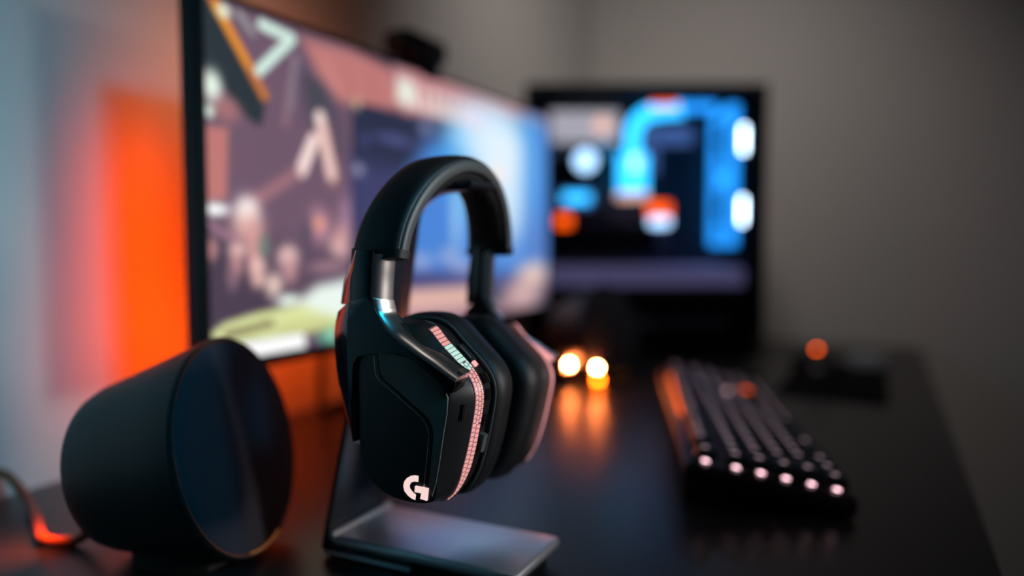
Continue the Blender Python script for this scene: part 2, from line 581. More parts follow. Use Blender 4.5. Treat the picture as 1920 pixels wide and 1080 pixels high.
# controls on the rear edge of the near cup
def control(name, u0, v0, ang, lu, lv, s0, s1, material, bev=.5):
    c, s = math.cos(R(ang)), math.sin(R(ang))
    pts = [(u0 + x * c - y * s, v0 + x * s + y * c) for x, y in ((-lu, -lv), (lu, -lv), (lu, lv), (-lu, lv))]
    return prism(name, pts, s0, s1, material, headset, bev, 2, near_map)


control('power_switch', 30.6, 147.2, -42, 6.2, 1.8, 22.2, 28.2, M['black'])
control('switch_rib', 30.9, 148.2, -42, 4.6, 1.2, 23.2, 23.8, M['trim'], .15)
control('indicator_light', 36.4, 142.2, -45, 1.6, 1.2, 23.5, 26, M['strip_far'], .2)
for vv, uu, an in ((134.5, 42.3, -62), (125.5, 43.8, -85), (111, 42.3, -100)):
    control('button', uu, vv, an, 3.0, 1.6, 22.6, 28.0, M['gloss'])
control('volume_roller', 40.2, 98, -104, 5.2, 2.2, 23, 28.5, M['satin2'], 1.0)
control('port_cover', 39.0, 118.5, -98, 4.5, .8, 6.2, 11.0, M['gloss'], .3)

# headband: arch from cup to cup
BA, BB, BC = 73.5, 69.5, 195.5


def band_frame(ph):
    o = Vector((0, -BA * math.cos(ph), BC + BB * math.sin(ph)))
    nrm = Vector((0, -BB * math.cos(ph), BA * math.sin(ph))).normalized()
    uc = -17 + 10.5 * max(0, math.sin(ph)) ** 1.5
    return o, nrm, uc


def band_part(name, ph0, ph1, shape, material, n=56, smooth=50, skew=0):
    """shape(frac) -> closed list of (u offset from centre, offset along outward normal)"""
    secs = []
    for i in range(n + 1):
        f = i / n
        ph = R(ph0 + (ph1 - ph0) * f)
        o, nrm, uc = band_frame(ph)
        secs.append([(uc + du + o.x, o.y + nrm.y * dn, o.z + nrm.z * dn + min(0, du - 6) * skew * (1 - f if ph0 < 90 else f)) for du, dn in shape(f)])
    return loft(name, secs, material, headset, smooth, xf=lambda p: Vector((HX + p[0] * .001, HY + p[1] * .001, p[2] * .001)))


def sec_outer(f):
    h = 15.2 + 1.6 * (1 - math.sin(math.pi * f))
    return [(-h, -5), (-h + .8, -2.2), (-h + 3.5, -.5), (-6, .1), (0, .3), (6, .1), (h - 4.5, -.6), (h - 1.8, -1.8), (h - 1.2, -3), (h - 1.2, -10.5), (h - 3, -11.5), (-h + 3, -11.5), (-h, -9.5)]


def sec_rim(f):
    h = 15.2 + 1.6 * (1 - math.sin(math.pi * f))
    return [(h - 2, -3.2), (h - .2, -3.4), (h + .5, -4.2), (h + .5, -9.8), (h - .3, -10.6), (h - 2, -10.6)]


def sec_pad(f):
    h, t = 12.5, 5.8 * math.sin(math.pi * min(1, max(0, f))) ** .35 + .4
    return [(-h, -11), (-h, -11 - t * .55), (-h + 3, -11 - t), (h - 3, -11 - t), (h, -11 - t * .55), (h, -11)]


band_part('headband', 7, 173, sec_outer, M['leather'])
band_part('headband_rim', 6.5, 173.5, sec_rim, M['satin2'])
band_part('headband_pad', 14, 166, sec_pad, M['foam'])


def sec_end(f):
    h = 17.2
    return [(-h - .6, -5), (-h + .4, -1.6), (-h + 3.5, .1), (0, .9), (h - 4.5, .1), (h - 1.2, -1.6), (h + .2, -3.2), (h + .2, -11), (h - 3, -12.2), (-h + 3, -12.2), (-h - .6, -10)]


band_part('headband_end', 5.2, 9.5, sec_end, M['leather'], 4, skew=.26)
band_part('headband_end', 170.5, 174.8, sec_end, M['leather'], 4)


# small grey model number printed on the near yoke
def flat_text(name, body, size, loc, material, parent, xaxis, yaxis):
    cu = bpy.data.curves.new(name, 'FONT')
    cu.body = body
    cu.size = size
    cu.extrude = size * .01
    cu.resolution_u = 3
    ob = bpy.data.objects.new(name, cu)
    COL.objects.link(ob)
    dg = bpy.context.evaluated_depsgraph_get()
    me = bpy.data.meshes.new_from_object(ob.evaluated_get(dg))
    bpy.data.objects.remove(ob)
    x, y = Vector(xaxis), Vector(yaxis)
    z = x.cross(y)
    for v in me.vertices:
        v.co = Vector(loc) + x * v.co.x + y * v.co.y + z * v.co.z
    me.materials.clear()
    return link_mesh(name, me, material, parent)


flat_text('model_number', 'G935', .0040, near_map((-28.5, -2.36, 172.2)), M['print'], headset, (math.cos(R(8)), 0, math.sin(R(8))), (-math.sin(R(8)), 0, math.cos(R(8))))

# ------------------------------------------------------------------ speakers


def speaker(face_c, az, label, led_spots):
    n = Vector((math.cos(R(az)) * math.cos(R(12.4)), math.sin(R(az)) * math.cos(R(12.4)), math.sin(R(12.4))))
    a = Vector((-math.sin(R(az)), math.cos(R(az)), 0))
    t = n.cross(a)
    t = t if t.z > 0 else -t
    c = Vector(face_c)
    r = .0735
    root = thing('speaker', (c.x - n.x * .045, c.y - n.y * .045, 0), R(az), label, 'speaker', 'pair of desktop speakers')
    fr = lambda x, p, q: c + n * x + a * p + t * q
    lathe('shell', [(-.0005, r * .955), (.0006, r * .985), (-.001, r), (-.004, r * .998), (-.03, .0675), (-.06, .0612), (-.082, .0570), (-.091, .0535), (-.0965, .0470), (-.098, .036), (-.098, .004)],
          M['spk'], root, fr, 72)
    lathe('face_cloth', [(-.0006, r * .956), (.0006, r * .93), (.0012, r * .80), (.0022, r * .5), (.0026, r * .2), (.0027, r * .01)], M['cloth'], root, fr, 72)
    # low foot under the shell
    bm = bmesh.new()
    prof = [(-.070, .020), (-.060, .030), (-.030, .036), (-.008, .030), (-.004, .018)]
    pts = [(x, y) for x, y in prof] + [(x, -y) for x, y in reversed(prof)]
    lo = [bm.verts.new((c.x + n.x * x + a.x * y, c.y + n.y * x + a.y * y, .0)) for x, y in pts]
    hi = [bm.verts.new((c.x + n.x * x + a.x * y * .9, c.y + n.y * x + a.y * y * .9, .012)) for x, y in pts]
    bm.faces.new(lo)
    bm.faces.new(list(reversed(hi)))
    for i in range(len(pts)):
        j = (i + 1) % len(pts)
        bm.faces.new((lo[i], lo[j], hi[j], hi[i]))
    finish('foot', bm, M['rubber'], root, 40)
    # thin light slit at the lower rim of the face
    pts = [fr(.0015, math.sin(R(k)) * r * .955, -math.cos(R(k)) * r * .955) for k in range(-16, 17, 2)]
    tube('light_slit', pts, .0007, M['led_slit'], root, 6, 1)
    # rear socket
    pc = c - n * .0975 - t * .012
    tube('socket', [pc, pc - n * .006], .007, M['black'], root, 14, 1)
    for p in led_spots:
        bm = bmesh.new()
        bmesh.ops.create_uvsphere(bm, u_segments=12, v_segments=8, radius=.0021)
        for v in bm.verts:
            v.co += Vector(p)
        o = finish('bulb_glow', bm, M['led_orange'], root, 60)
        o['label'] = 'glowing orange light'
        box('bulb_holder', (p[0] - .0030, p[1] + .0016, p[2] - .004), (p[0] + .0030, p[1] + .010, p[2] + .002), M['black'], root, .0008)
        box('bulb_light_shield', (p[0] - .0080, p[1] - .0180, p[2] - .0042), (p[0] + .0080, p[1] + .008, p[2] - .0030), M['black'], root, .0003, 1)  # added plate keeps the bulb's direct light off the desk
    if led_spots:
        p = Vector(led_spots[0]) + Vector((.003, -.004, -.0175))  # added glow near the desk that makes the orange streak
        bm = bmesh.new()
        bmesh.ops.create_uvsphere(bm, u_segments=12, v_segments=8, radius=.0042)
        for v in bm.verts:
            v.co += p
        o = finish('bulb_glow', bm, M['streak_glow'], root, 60)
        o['label'] = 'orange glow added low at the foot for the desk streak'
    return root


speaker((-.382, .3607, .0752), 18, 'large black cone speaker with dark cloth face left of the headset', [])
speaker((-.375, 1.100, .0752), -18, 'distant black cone speaker with glowing orange lights beside the monitor', [(-.3775, 1.0455, .0240), (-.4285, 1.0620, .0225)])

# cable from the near speaker
cab = tube('speaker_cable', [(-.4755, .3270, .0440), (-.4850, .3230, .0150), (-.4960, .3190, .0045), (-.5090, .3110, .0040), (-.5180, .3090, .0060), (-.5300, .3150, .0048), (-.5600, .3310, .0045),
                             (-.5850, .3420, .0048), (-.6050, .3500, .0070), (-.6200, .3530, .0130), (-.6330, .3530, .0200), (-.6420, .3500, .0230), (-.6490, .3460, .0230)], .0038, M['cable'], None, 10, 8)
tag(cab, 'thin cable with orange light painted into its colour, trailing from the near speaker to the wall', 'cable')

# artwork shown on the monitor: polygons, strokes and soft blobs in units of the screen height
SCREEN_ART = [
    ('P',(112,87,106),1,0.003,[(-0.069,1.068),(0.662,1.311),(0.631,-0.237),(-0.106,-0.092)]),
    ('P',(93,74,92),0.9,0.086,[(-0.022,0.413),(0.253,0.359),(0.55,0.289),(0.64,0.214),(0.636,0.027),(-0.068,0.044)]),
    ('P',(68,56,74),0.8,0.057,[(-0.024,0.342),(0.146,0.311),(0.34,0.159),(0.203,0.104),(-0.049,0.099)]),
    ('P',(85,73,90),0.6,0.064,[(0.312,0.894),(0.562,0.878),(0.613,0.617),(0.45,0.601)]),
    ('P',(66,70,79),0.8,0.04,[(0.394,0.862),(0.482,0.862),(0.511,0.747),(0.427,0.717)]),
    ('P',(192,122,120),1,0.04,[(0.384,0.975),(0.679,0.992),(0.869,0.976),(0.971,0.835),(0.651,0.804),(0.561,0.807),(0.456,0.874)]),
    ('S',(184,112,108),0.6,0.018,0.009,[(0.592,0.972),(0.629,0.837)]),
    ('S',(176,108,106),0.6,0.019,0.0085,[(0.739,0.949),(0.755,0.83)]),
    ('S',(216,152,144),0.6,0.017,0.0085,[(0.488,0.932),(0.561,0.842)]),
    ('P',(43,52,58),1,0.017,[(-0.037,1.01),(0.036,1.004),(0.231,0.768),(0.205,0.674),(0.156,0.691),(0.047,0.779),(-0.023,0.821)]),
    ('S',(210,121,60),1,0.014,0.0155,[(0.023,1.015),(0.221,0.766)]),
    ('S',(240,150,44),1,0.011,0.0115,[(0.046,0.979),(0.161,0.846)]),
    ('B',(232,240,216),1,(0.075,0.973),0.027,0.023),
    ('S',(212,240,228),1,0.012,0.017,[(0.216,0.973),(0.341,0.961),(0.201,0.836)]),
    ('S',(182,200,192),0.7,0.021,0.009,[(0.129,0.98),(0.18,0.941)]),
    ('S',(160,128,136),0.7,0.023,0.0115,[(0.349,0.902),(0.307,0.7)]),
    ('S',(138,152,168),0.5,0.02,0.008,[(0.359,0.904),(0.336,0.753)]),
    ('B',(232,248,232),1,(0.028,0.761),0.037,0.049),
    ('B',(216,240,224),1,(0.017,0.691),0.02,0.02),
    ('P',(192,120,116),1,0.02,[(-0.0,0.65),(0.081,0.654),(0.071,0.458),(-0.006,0.445)]),
    ('B',(200,128,120),0.6,(0.078,0.705),0.051,0.0385),
    ('S',(251,224,218),1,0.014,0.024,[(0.463,0.74),(0.517,0.562)]),
    ('S',(251,224,218),1,0.014,0.024,[(0.431,0.664),(0.374,0.564)]),
    ('S',(232,152,136),0.25,0.028,0.0345,[(0.478,0.69),(0.528,0.547)]),
    ('S',(184,124,132),0.7,0.031,0.0185,[(0.149,0.442),(0.35,0.55)]),
    ('B',(255,255,255),1,(0.029,0.426),0.057,0.0205),
    ('B',(255,244,240),1,(0.145,0.422),0.054,0.052),
    ('B',(232,176,168),0.8,(0.147,0.373),0.072,0.0525),
    ('S',(168,124,144),0.8,0.017,0.0115,[(-0.005,0.392),(0.106,0.334)]),
    ('B',(192,136,136),0.95,(0.011,0.316),0.026,0.035),
    ('B',(240,200,192),0.95,(0.106,0.312),0.036,0.024),
    ('B',(208,152,152),0.95,(0.099,0.274),0.027,0.0455),
    ('B',(216,156,152),0.95,(0.166,0.311),0.03,0.0935),
    ('B',(240,196,188),0.95,(0.182,0.264),0.034,0.0345),
    ('B',(232,184,176),0.95,(0.185,0.225),0.03,0.025),
    ('B',(111,136,120),0.95,(0.209,0.323),0.024,0.035),
    ('B',(252,212,204),0.95,(0.308,0.29),0.048,0.0395),
    ('B',(200,148,152),0.95,(0.314,0.252),0.033,0.0495),
    ('B',(240,208,196),0.95,(0.245,0.206),0.04,0.042),
    ('B',(200,144,160),0.95,(0.445,0.391),0.068,0.062),
    ('B',(240,160,136),0.95,(0.448,0.395),0.031,0.0205),
    ('B',(180,136,160),0.95,(0.609,0.426),0.059,0.0805),
    ('B',(240,200,192),0.95,(0.564,0.325),0.063,0.04),
    ('B',(216,160,160),0.95,(0.593,0.347),0.076,0.062),
    ('B',(138,104,120),0.95,(0.084,0.237),0.023,0.045),
    ('B',(160,124,136),0.95,(0.494,0.255),0.111,0.021),
    ('B',(92,76,96),0.95,(0.394,0.36),0.035,0.085),
    ('P',(220,228,160),1,0.02,[(0.0,0.082),(0.051,0.11),(0.161,0.127),(0.34,0.139),(0.575,0.18),(0.606,0.007),(0.337,0.025),(0.201,0.041),(0.04,0.048)]),
    ('P',(200,200,136),0.7,0.032,[(0.202,0.085),(0.602,0.086),(0.6,-0.007),(0.337,0.025)]),
    ('S',(108,96,72),0.85,0.021,0.0105,[(0.06,0.076),(0.139,0.082),(0.229,0.092)]),
    ('P',(236,248,240),1,0.04,[(0.34,0.146),(0.44,0.196),(0.64,0.214),(0.637,0.064),(0.491,0.095)]),
    ('B',(240,255,244),1,(0.305,0.156),0.057,0.02),
    ('P',(58,52,68),0.6,0.012,[(-0.006,0.051),(0.636,0.045),(0.634,-0.086),(0.001,-0.009)]),
    ('P',(255,255,255),1,0.009,[(0.048,0.047),(0.372,0.048),(0.383,-0.008),(0.1,-0.015),(0.039,-0.006)]),
    ('B',(112,88,124),1,(0.423,0.014),0.031,0.0245),
    ('B',(88,176,144),1,(0.468,0.023),0.026,0.0285),
    ('B',(152,224,200),1,(0.511,0.022),0.027,0.036),
    ('P',(44,48,72),1,0.005,[(0.629,0.822),(0.935,0.82),(1.548,0.853),(2.53,0.956),(2.543,-0.175),(0.583,-0.116),(0.621,0.436)]),
    ('P',(200,140,144),1,0.027,[(0.869,0.995),(1.524,1.015),(2.375,1.038),(2.529,0.986),(1.523,0.861),(0.935,0.826)]),
    ('P',(70,70,116),0.8,0.109,[(0.624,0.618),(1.005,0.615),(1.002,0.407),(0.618,0.307)]),
    ('P',(76,134,216),1,0.105,[(1.082,0.727),(1.523,0.861),(2.529,1.016),(2.539,0.135),(1.421,0.134),(0.789,0.207),(0.793,0.442),(0.932,0.568)]),
    ('P',(60,156,232),0.9,0.108,[(1.162,0.693),(1.379,0.839),(2.095,0.968),(2.163,0.686),(1.847,0.426),(1.33,0.415)]),
    ('B',(124,200,255),0.9,(1.523,0.826),0.324,0.119),
    ('B',(200,236,255),1,(1.651,0.818),0.348,0.172),
    ('B',(230,244,255),1,(1.76,0.73),0.303,0.203),
    ('B',(220,239,255),0.9,(1.835,0.53),0.209,0.234),
    ('B',(255,240,232),1,(1.721,0.663),0.091,0.0455),
    ('B',(168,208,248),0.8,(1.331,0.46),0.055,0.2055),
    ('B',(90,160,232),0.7,(2.129,0.683),0.153,0.416),
    ('B',(104,120,184),0.6,(2.165,0.32),0.098,0.1695),
    ('P',(85,96,160),0.8,0.048,[(0.857,0.235),(1.519,0.213),(1.519,0.153),(0.855,0.164)]),
    ('B',(168,176,216),0.8,(1.057,0.26),0.079,0.034),
    ('B',(168,176,216),0.8,(1.263,0.278),0.089,0.036),
    ('B',(168,176,216),0.8,(1.375,0.23),0.095,0.0375),
    ('P',(74,68,112),0.6,0.028,[(0.856,0.221),(1.519,0.196),(2.459,0.183),(2.46,0.077),(0.855,0.144)]),
    ('P',(224,180,170),1,0.031,[(0.788,0.158),(1.469,0.143),(1.469,0.023),(0.787,0.05)]),
    ('P',(176,136,152),0.8,0.039,[(0.787,0.074),(2.099,0.041),(2.462,-0.106),(0.785,-0.029)]),
    ('B',(240,208,192),1,(2.118,0.166),0.212,0.073),
    ('B',(216,176,176),1,(2.0,0.075),0.272,0.0825),
    ('B',(160,160,184),0.6,(2.099,-0.044),0.285,0.0565),
    ('B',(200,168,136),1,(0.655,0.816),0.026,0.022),
    ('B',(144,144,176),1,(0.659,0.589),0.033,0.024),
    ('B',(128,136,184),0.8,(1.091,0.791),0.056,0.0335),
    ('B',(92,100,160),0.7,(0.882,0.719),0.143,0.024),
    ('B',(80,80,138),0.6,(0.697,0.696),0.031,0.03),
    ('S',(244,228,220),1,0.016,0.012,[(0.909,0.944),(0.919,0.879)]),
    ('S',(244,228,220),1,0.016,0.012,[(0.966,0.939),(0.976,0.872)]),
    ('S',(244,228,220),1,0.016,0.0125,[(1.017,0.936),(1.027,0.869)]),
    ('S',(244,228,220),1,0.017,0.0125,[(1.085,0.932),(1.096,0.863)]),
    ('S',(244,228,220),1,0.017,0.015,[(1.156,0.936),(1.168,0.866)]),
    ('S',(244,228,220),1,0.017,0.013,[(1.23,0.936),(1.242,0.864)]),
    ('S',(244,228,220),1,0.018,0.0135,[(1.299,0.935),(1.312,0.861)]),
    ('S',(244,228,220),1,0.018,0.016,[(1.371,0.933),(1.384,0.858)]),
    ('S',(244,228,220),1,0.019,0.014,[(1.445,0.932),(1.459,0.855)]),
    ('S',(244,228,220),1,0.019,0.0165,[(1.523,0.93),(1.538,0.851)]),
    ('S',(240,216,208),0.8,0.02,0.01,[(0.894,0.871),(1.548,0.862)]),
    ('B',(234,244,228),1,(0.958,0.91),0.066,0.0525),
    ('B',(228,228,252),1,(1.498,0.888),0.132,0.0425),
]

# ------------------------------------------------------------------ monitor
MY0, MY1, MZ0, MZ1 = .440, 1.148, .097, .418
SY0, SY1, SZ0, SZ1 = .444, 1.144, .108, .413
mon = thing('monitor', (-.54, .794, 0), 0, 'large ultrawide monitor with black frame showing a game store window', 'monitor')
box('back_shell', (-.527, MY0, MZ0), (-.5035, MY1, MZ1), M['black'], mon, .003, 3)
box('bezel', (-.5035, MY0, MZ0), (-.5005, MY1, SZ0), M['screen_off'], mon, .0004, 1)
box('bezel', (-.5035, MY0, SZ1), (-.5005, MY1, MZ1), M['screen_off'], mon, .0004, 1)
box('bezel', (-.5035, MY0, SZ0), (-.5005, SY0, SZ1), M['screen_off'], mon, .0004, 1)
box('bezel', (-.5035, SY1, SZ0), (-.5005, MY1, SZ1), M['screen_off'], mon, .0004, 1)
box('rear_bulge', (-.552, .66, .16), (-.526, .93, .36), M['black'], mon, .008, 3)
box('light_strip', (-.5300, .460, .12), (-.5268, .470, .34), M['rubber'], mon, .0005, 1)
box('stand_neck', (-.585, .770, .0), (-.552, .818, .30), M['black'], mon, .004, 3)
for sg in (-1, 1):
    tube('foot', [(-.570, .794, .012), (-.535, .794 + sg * .05, .009), (-.500, .794 + sg * .09, .0075)], .0075, M['black'], mon, 10, 6)


def paint(U, V):
    col = np.zeros(U.shape + (3,))
    col[:] = (60, 55, 75)
    for p in SCREEN_ART:
        kind, c, a = p[0], np.array(p[1], float), p[2]
        if kind == 'P':
            soft, pts = p[3], p[4]
            inside = np.zeros(U.shape, bool)
            dist = np.full(U.shape, 9.)
            for (x1, y1), (x2, y2) in zip(pts, pts[1:] + pts[:1]):
                cond = ((y1 > V) != (y2 > V))
                with np.errstate(divide='ignore', invalid='ignore'):
                    xi = (x2 - x1) * (V - y1) / ((y2 - y1) if y2 != y1 else 1e-9) + x1
                inside ^= cond & (U < xi)
                dx, dy = x2 - x1, y2 - y1
                t = np.clip(((U - x1) * dx + (V - y1) * dy) / (dx * dx + dy * dy + 1e-12), 0, 1)
                dist = np.minimum(dist, np.hypot(U - x1 - t * dx, V - y1 - t * dy))
            w = np.clip(.5 + np.where(inside, dist, -dist) / max(soft, 1e-3), 0, 1)
        elif kind == 'S':
            soft, hw, pts = p[3], p[4], p[5]
            dist = np.full(U.shape, 9.)
            for (x1, y1), (x2, y2) in zip(pts, pts[1:]):
                dx, dy = x2 - x1, y2 - y1
                t = np.clip(((U - x1) * dx + (V - y1) * dy) / (dx * dx + dy * dy + 1e-12), 0, 1)
                dist = np.minimum(dist, np.hypot(U - x1 - t * dx, V - y1 - t * dy))
            w = np.clip(.5 + (hw - dist) / max(soft, 1e-3), 0, 1)
        else:
            (cx, cy), rx, ry = p[3], p[4], p[5]
            w = np.exp(-1.2 * (((U - cx) / rx) ** 2 + ((V - cy) / ry) ** 2) ** 1.5)
        w = (w * a)[..., None]
        col = col * (1 - w) + c * w
    return col


def screen():
    nu, nv = 340, 150
    asp = (SY1 - SY0) / (SZ1 - SZ0)
    uu, vv = np.linspace(0, asp, nu), np.linspace(0, 1, nv)
    U, V = np.meshgrid(uu, vv)
    col = paint(U, V) / 255.
    lin = np.where(col <= .04045, col / 12.92, ((col + .055) / 1.055) ** 2.4)
    verts = [(-.5028, SY0 + u * (SZ1 - SZ0), SZ0 + v * (SZ1 - SZ0)) for v in vv for u in uu]
    faces = [(j * nu + i, j * nu + i + 1, (j + 1) * nu + i + 1, (j + 1) * nu + i) for j in range(nv - 1) for i in range(nu - 1)]
    me = bpy.data.meshes.new('screen')
    me.from_pydata(verts, [], faces)
    at = me.color_attributes.new('picture', 'FLOAT_COLOR', 'POINT')
    flat = np.concatenate([lin.reshape(-1, 3), np.ones((nu * nv, 1))], 1).astype(np.float32).ravel()
    at.data.foreach_set('color', flat)
    m = bpy.data.materials.new('lit_screen')
    m.use_nodes = True
    nt = m.node_tree
    b = nt.nodes['Principled BSDF']
    b.inputs['Base Color'].default_value = (.01, .01, .01, 1)
    b.inputs['Roughness'].default_value = .4
    b.inputs['Specular IOR Level'].default_value = .2
    an = nt.nodes.new('ShaderNodeAttribute')
    an.attribute_name = 'picture'
    nt.links.new(an.outputs['Color'], b.inputs['Emission Color'])
    b.inputs['Emission Strength'].default_value = 1.0
    o = link_mesh('screen', me, m, mon)
    o['label'] = 'lit screen with mauve game art and a bright blue store window'


screen()

# webcam clipped on the monitor's top edge
wc = thing('webcam', (-.515, .770, .418), 0, 'small black webcam clipped on top of the monitor', 'webcam')
box('clip', (-.540, .758, .4182), (-.494, .800, .4300), M['black'], wc, .003, 2)
box('clip_jaw', (-.5003, .762, .4080), (-.4945, .796, .4200), M['black'], wc, .001, 1)
box('body', (-.534, .728, .4290), (-.492, .816, .4590), M['black'], wc, .010, 4)
tube('lens', [(-.493, .774, .444), (-.4895, .774, .444)], .009, M['lens'], wc, 20, 1)

# cable hanging behind the monitor
mc = tube('monitor_cable', [(-.557, .690, .200), (-.576, .692, .150), (-.598, .696, .080), (-.604, .698, .030), (-.606, .702, .006), (-.612, .730, .0048), (-.620, .800, .0048)], .0046, M['rubber'], None, 10, 8)
tag(mc, 'black cable hanging down behind the monitor', 'cable')

# ------------------------------------------------------------------ computer case (local frame: x to the right, y away from the glass, z up)
W, D, H = .418, .190, .484
fw = Vector((-math.sin(YAW), math.cos(YAW), 0))
rt = Vector((math.cos(YAW), math.sin(YAW), 0))
c0 = fw * 1.300 + rt * .0232
pc = thing('computer_case', (c0.x, c0.y, 0), YAW, 'black desktop computer case with glass side and blue lit interior', 'computer')


def cb(name, lo, hi, material, bevel=.001, parent=pc, seg=2):
    return box(name, lo, hi, material, parent, bevel, seg, local=True)


FT = .012
cb('top_panel', (0, 0, H - .016), (W, D, H), M['pc_black'], .003)
cb('bottom_panel', (0, 0, .010), (W, D, .030), M['pc_black'], .003)
cb('rear_panel', (0, 0, .030), (.012, D, H - .016), M['pc_black'])
cb('front_panel', (W - .028, 0, .030), (W, D, H - .016), M['pc_black'], .003)
cb('back_plate', (.012, D - .006, .030), (W - .028, D, H - .016), M['pc_inner'], 0)
for x in (.03, W - .05):
    for y in (.02, D - .03):
        cb('rubber_foot', (x, y, 0), (x + .025, y + .014, .0105), M['rubber'])
cb('glass_panel', (.004, -.0042, .034), (W - .006, -.0002, H - .008), M['glass'], 0)
for x in (.012, W - .014):
    for z in (.042, H - .018):
        tube('thumb_screw', [(x, -.0042, z), (x, -.0085, z)], .004, M['pc_steel'], pc, 12, 1, local=True)
cb('motherboard', (.030, D - .018, .165), (.290, D - .010, .455), M['pc_board'], .0005)
cb('port_cover', (.030, D - .060, .375), (.165, D - .018, .462), M['pc_white'], .006)
cb('cover_glow', (.050, D - .062, .400), (.180, D - .0602, .458), M['painted_haze'], 0)  # emissive sheet painting a pale glow over the port cover
tube('cover_light', [(.147, D - .0625, .462 - .03), (.147, D - .0655, .462 - .03)], .016, M['rgb_peach'], pc, 16, 1, local=True)
# power supply shroud with upper band whose emission stands in for light falling on it and ventilated lower band
cb('power_shroud', (.012, .012, .030), (W - .060, D - .006, .134), M['pc_inner'], .002)
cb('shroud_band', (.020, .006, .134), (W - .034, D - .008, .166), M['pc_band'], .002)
for k in range(9):
    cb('vent_slot', (.20 + k * .018, .0095, .058), (.212 + k * .018, .0125, .076), M['pc_shroud'], .0005)
# pump block, memory, graphics card
tube('pump_block', [(.116, D - .020, .365), (.116, D - .062, .365)], .030, M['pc_black'], pc, 28, 1, local=True)
tube('pump_light', [(.116, D - .062, .365), (.116, D - .066, .365)], .020, M['rgb_ice'], pc, 28, 1, local=True)
for k in range(4):
    ms = cb('memory_stick', (.214 + k * .0105, D - .060, .335), (.221 + k * .0105, D - .018, .440), M['copper' if k in (1, 2) else 'pc_black'], .001)
    cb('memory_light', (.214 + k * .0105, D - .064, .340), (.221 + k * .0105, D - .060, .435), M['rgb_dimblue'], .0005, ms)
cb('chipset_cover', (.070, D - .030, .280), (.135, D - .018, .312), M['rgb_dimblue'], .003)
cb('chipset_light', (.076, D - .0325, .288), (.128, D - .0302, .306), M['rgb_cyan'], .001)
gpu = cb('graphics_card', (.040, .050, .190), (.255, D - .020, .238), M['pc_black'], .004)
cb('card_light', (.222, .047, .258), (.262, .060, .282), M['rgb_orange'], .003)
cb('card_light', (.225, .047, .240), (.262, .060, .256), M['rgb_ice'], .003)
cb('card_bracket', (.236, .050, .196), (.254, .064, .240), M['pc_shroud'], .002)
cb('corner_light', (.060, .100, .235), (.088, .112, .262), M['rgb_orange'], .004)
# cooling tubes and reservoir
tube('cooling_tube', [(.200, .095, .300), (.200, .095, .400), (.207, .095, .430), (.228, .095, .448), (.262, .095, .4535), (.290, .095, .455)], .0135, M['rgb_cyan'], pc, 16, 8, local=True)
tube('reservoir', [(.199, .086, .302), (.199, .086, .372)], .027, M['rgb_cyan'], pc, 24, 1, local=True)
tube('reservoir_core', [(.199, .0575, .340), (.199, .0575, .366)], .007, M['rgb_ice'], pc, 12, 1, local=True)
tube('reservoir_cap', [(.199, .086, .290), (.199, .086, .302)], .029, M['rgb_peach'], pc, 24, 1, local=True)
cb('top_light', (.232, .080, .458), (.280, .092, .466), M['rgb_orange'], .002)
cb('top_strip', (.282, .060, .446), (.345, .072, .462), M['rgb_blue'], .003)
cb('drive_bay', (.262, D - .040, .400), (.325, D - .020, .432), M['rgb_dimblue'], .003)


def case_fan(zc):
    x0, x1, y0, y1, h = .360, .380, .035, .155, .062
    fan = cb('fan', (x1 - .002, y0, zc - h), (x1, y1, zc + h), M['pc_inner'], 0)
    for lo, hi in (((x0, y0, zc - h), (x1 - .002, y0 + .008, zc + h)), ((x0, y1 - .008, zc - h), (x1 - .002, y1, zc + h)),
                   ((x0, y0 + .008, zc + h - .008), (x1 - .002, y1 - .008, zc + h)), ((x0, y0 + .008, zc - h), (x1 - .002, y1 - .008, zc - h + .008))):
        cb('fan_frame', lo, hi, M['rgb_blue'], .001, fan)
    yc = (y0 + y1) / 2
    tube('fan_hub', [(x0 + .002, yc, zc), (x1 - .004, yc, zc)], .020, M['pc_black'], fan, 20, 1, local=True)
    for k in range(9):
        a0 = k * 2 * math.pi / 9
        secs = []
        for r_, tw in ((.019, 0), (.036, .22), (.051, .40)):
            sec = []
            for da, xo in ((-.17, .004), (.17, .016), (.17, .0175), (-.17, .0055)):
                a = a0 + tw + da
                sec.append((x0 + xo, yc + r_ * math.cos(a), zc + r_ * math.sin(a)))
            secs.append(sec)
        loft('fan_blade', secs, M['fanblade'], fan, 40, local=True)
    cb('fan_light', (x1 + .004, y0 - .002, zc - .022), (x1 + .011, y0 + .006, zc + .024), M['rgb_white'], .003, fan)


case_fan(.392)
case_fan(.266)

# ------------------------------------------------------------------ keyboard (local frame: a along the long side, b from the user edge to the raised rear edge)
KA = R(17.35)
kb_w, kb_l = .132, .440
kb = thing('keyboard', (-.0125, .611, 0), KA + R(90), 'black full-size mechanical keyboard with pink lit keys lying on the desk', 'keyboard')
TK = math.atan((.024) / kb_w)          # raised on its feet


def kb_xf(p):
    a, b, z = p
    return Vector((a, b * math.cos(TK) - z * math.sin(TK), b * math.sin(TK) + z * math.cos(TK)))


def kbox(name, lo, hi, material, bevel=.001, parent=kb, seg=2):
    return box(name, lo, hi, material, parent, bevel, seg, local=True, xf=kb_xf)


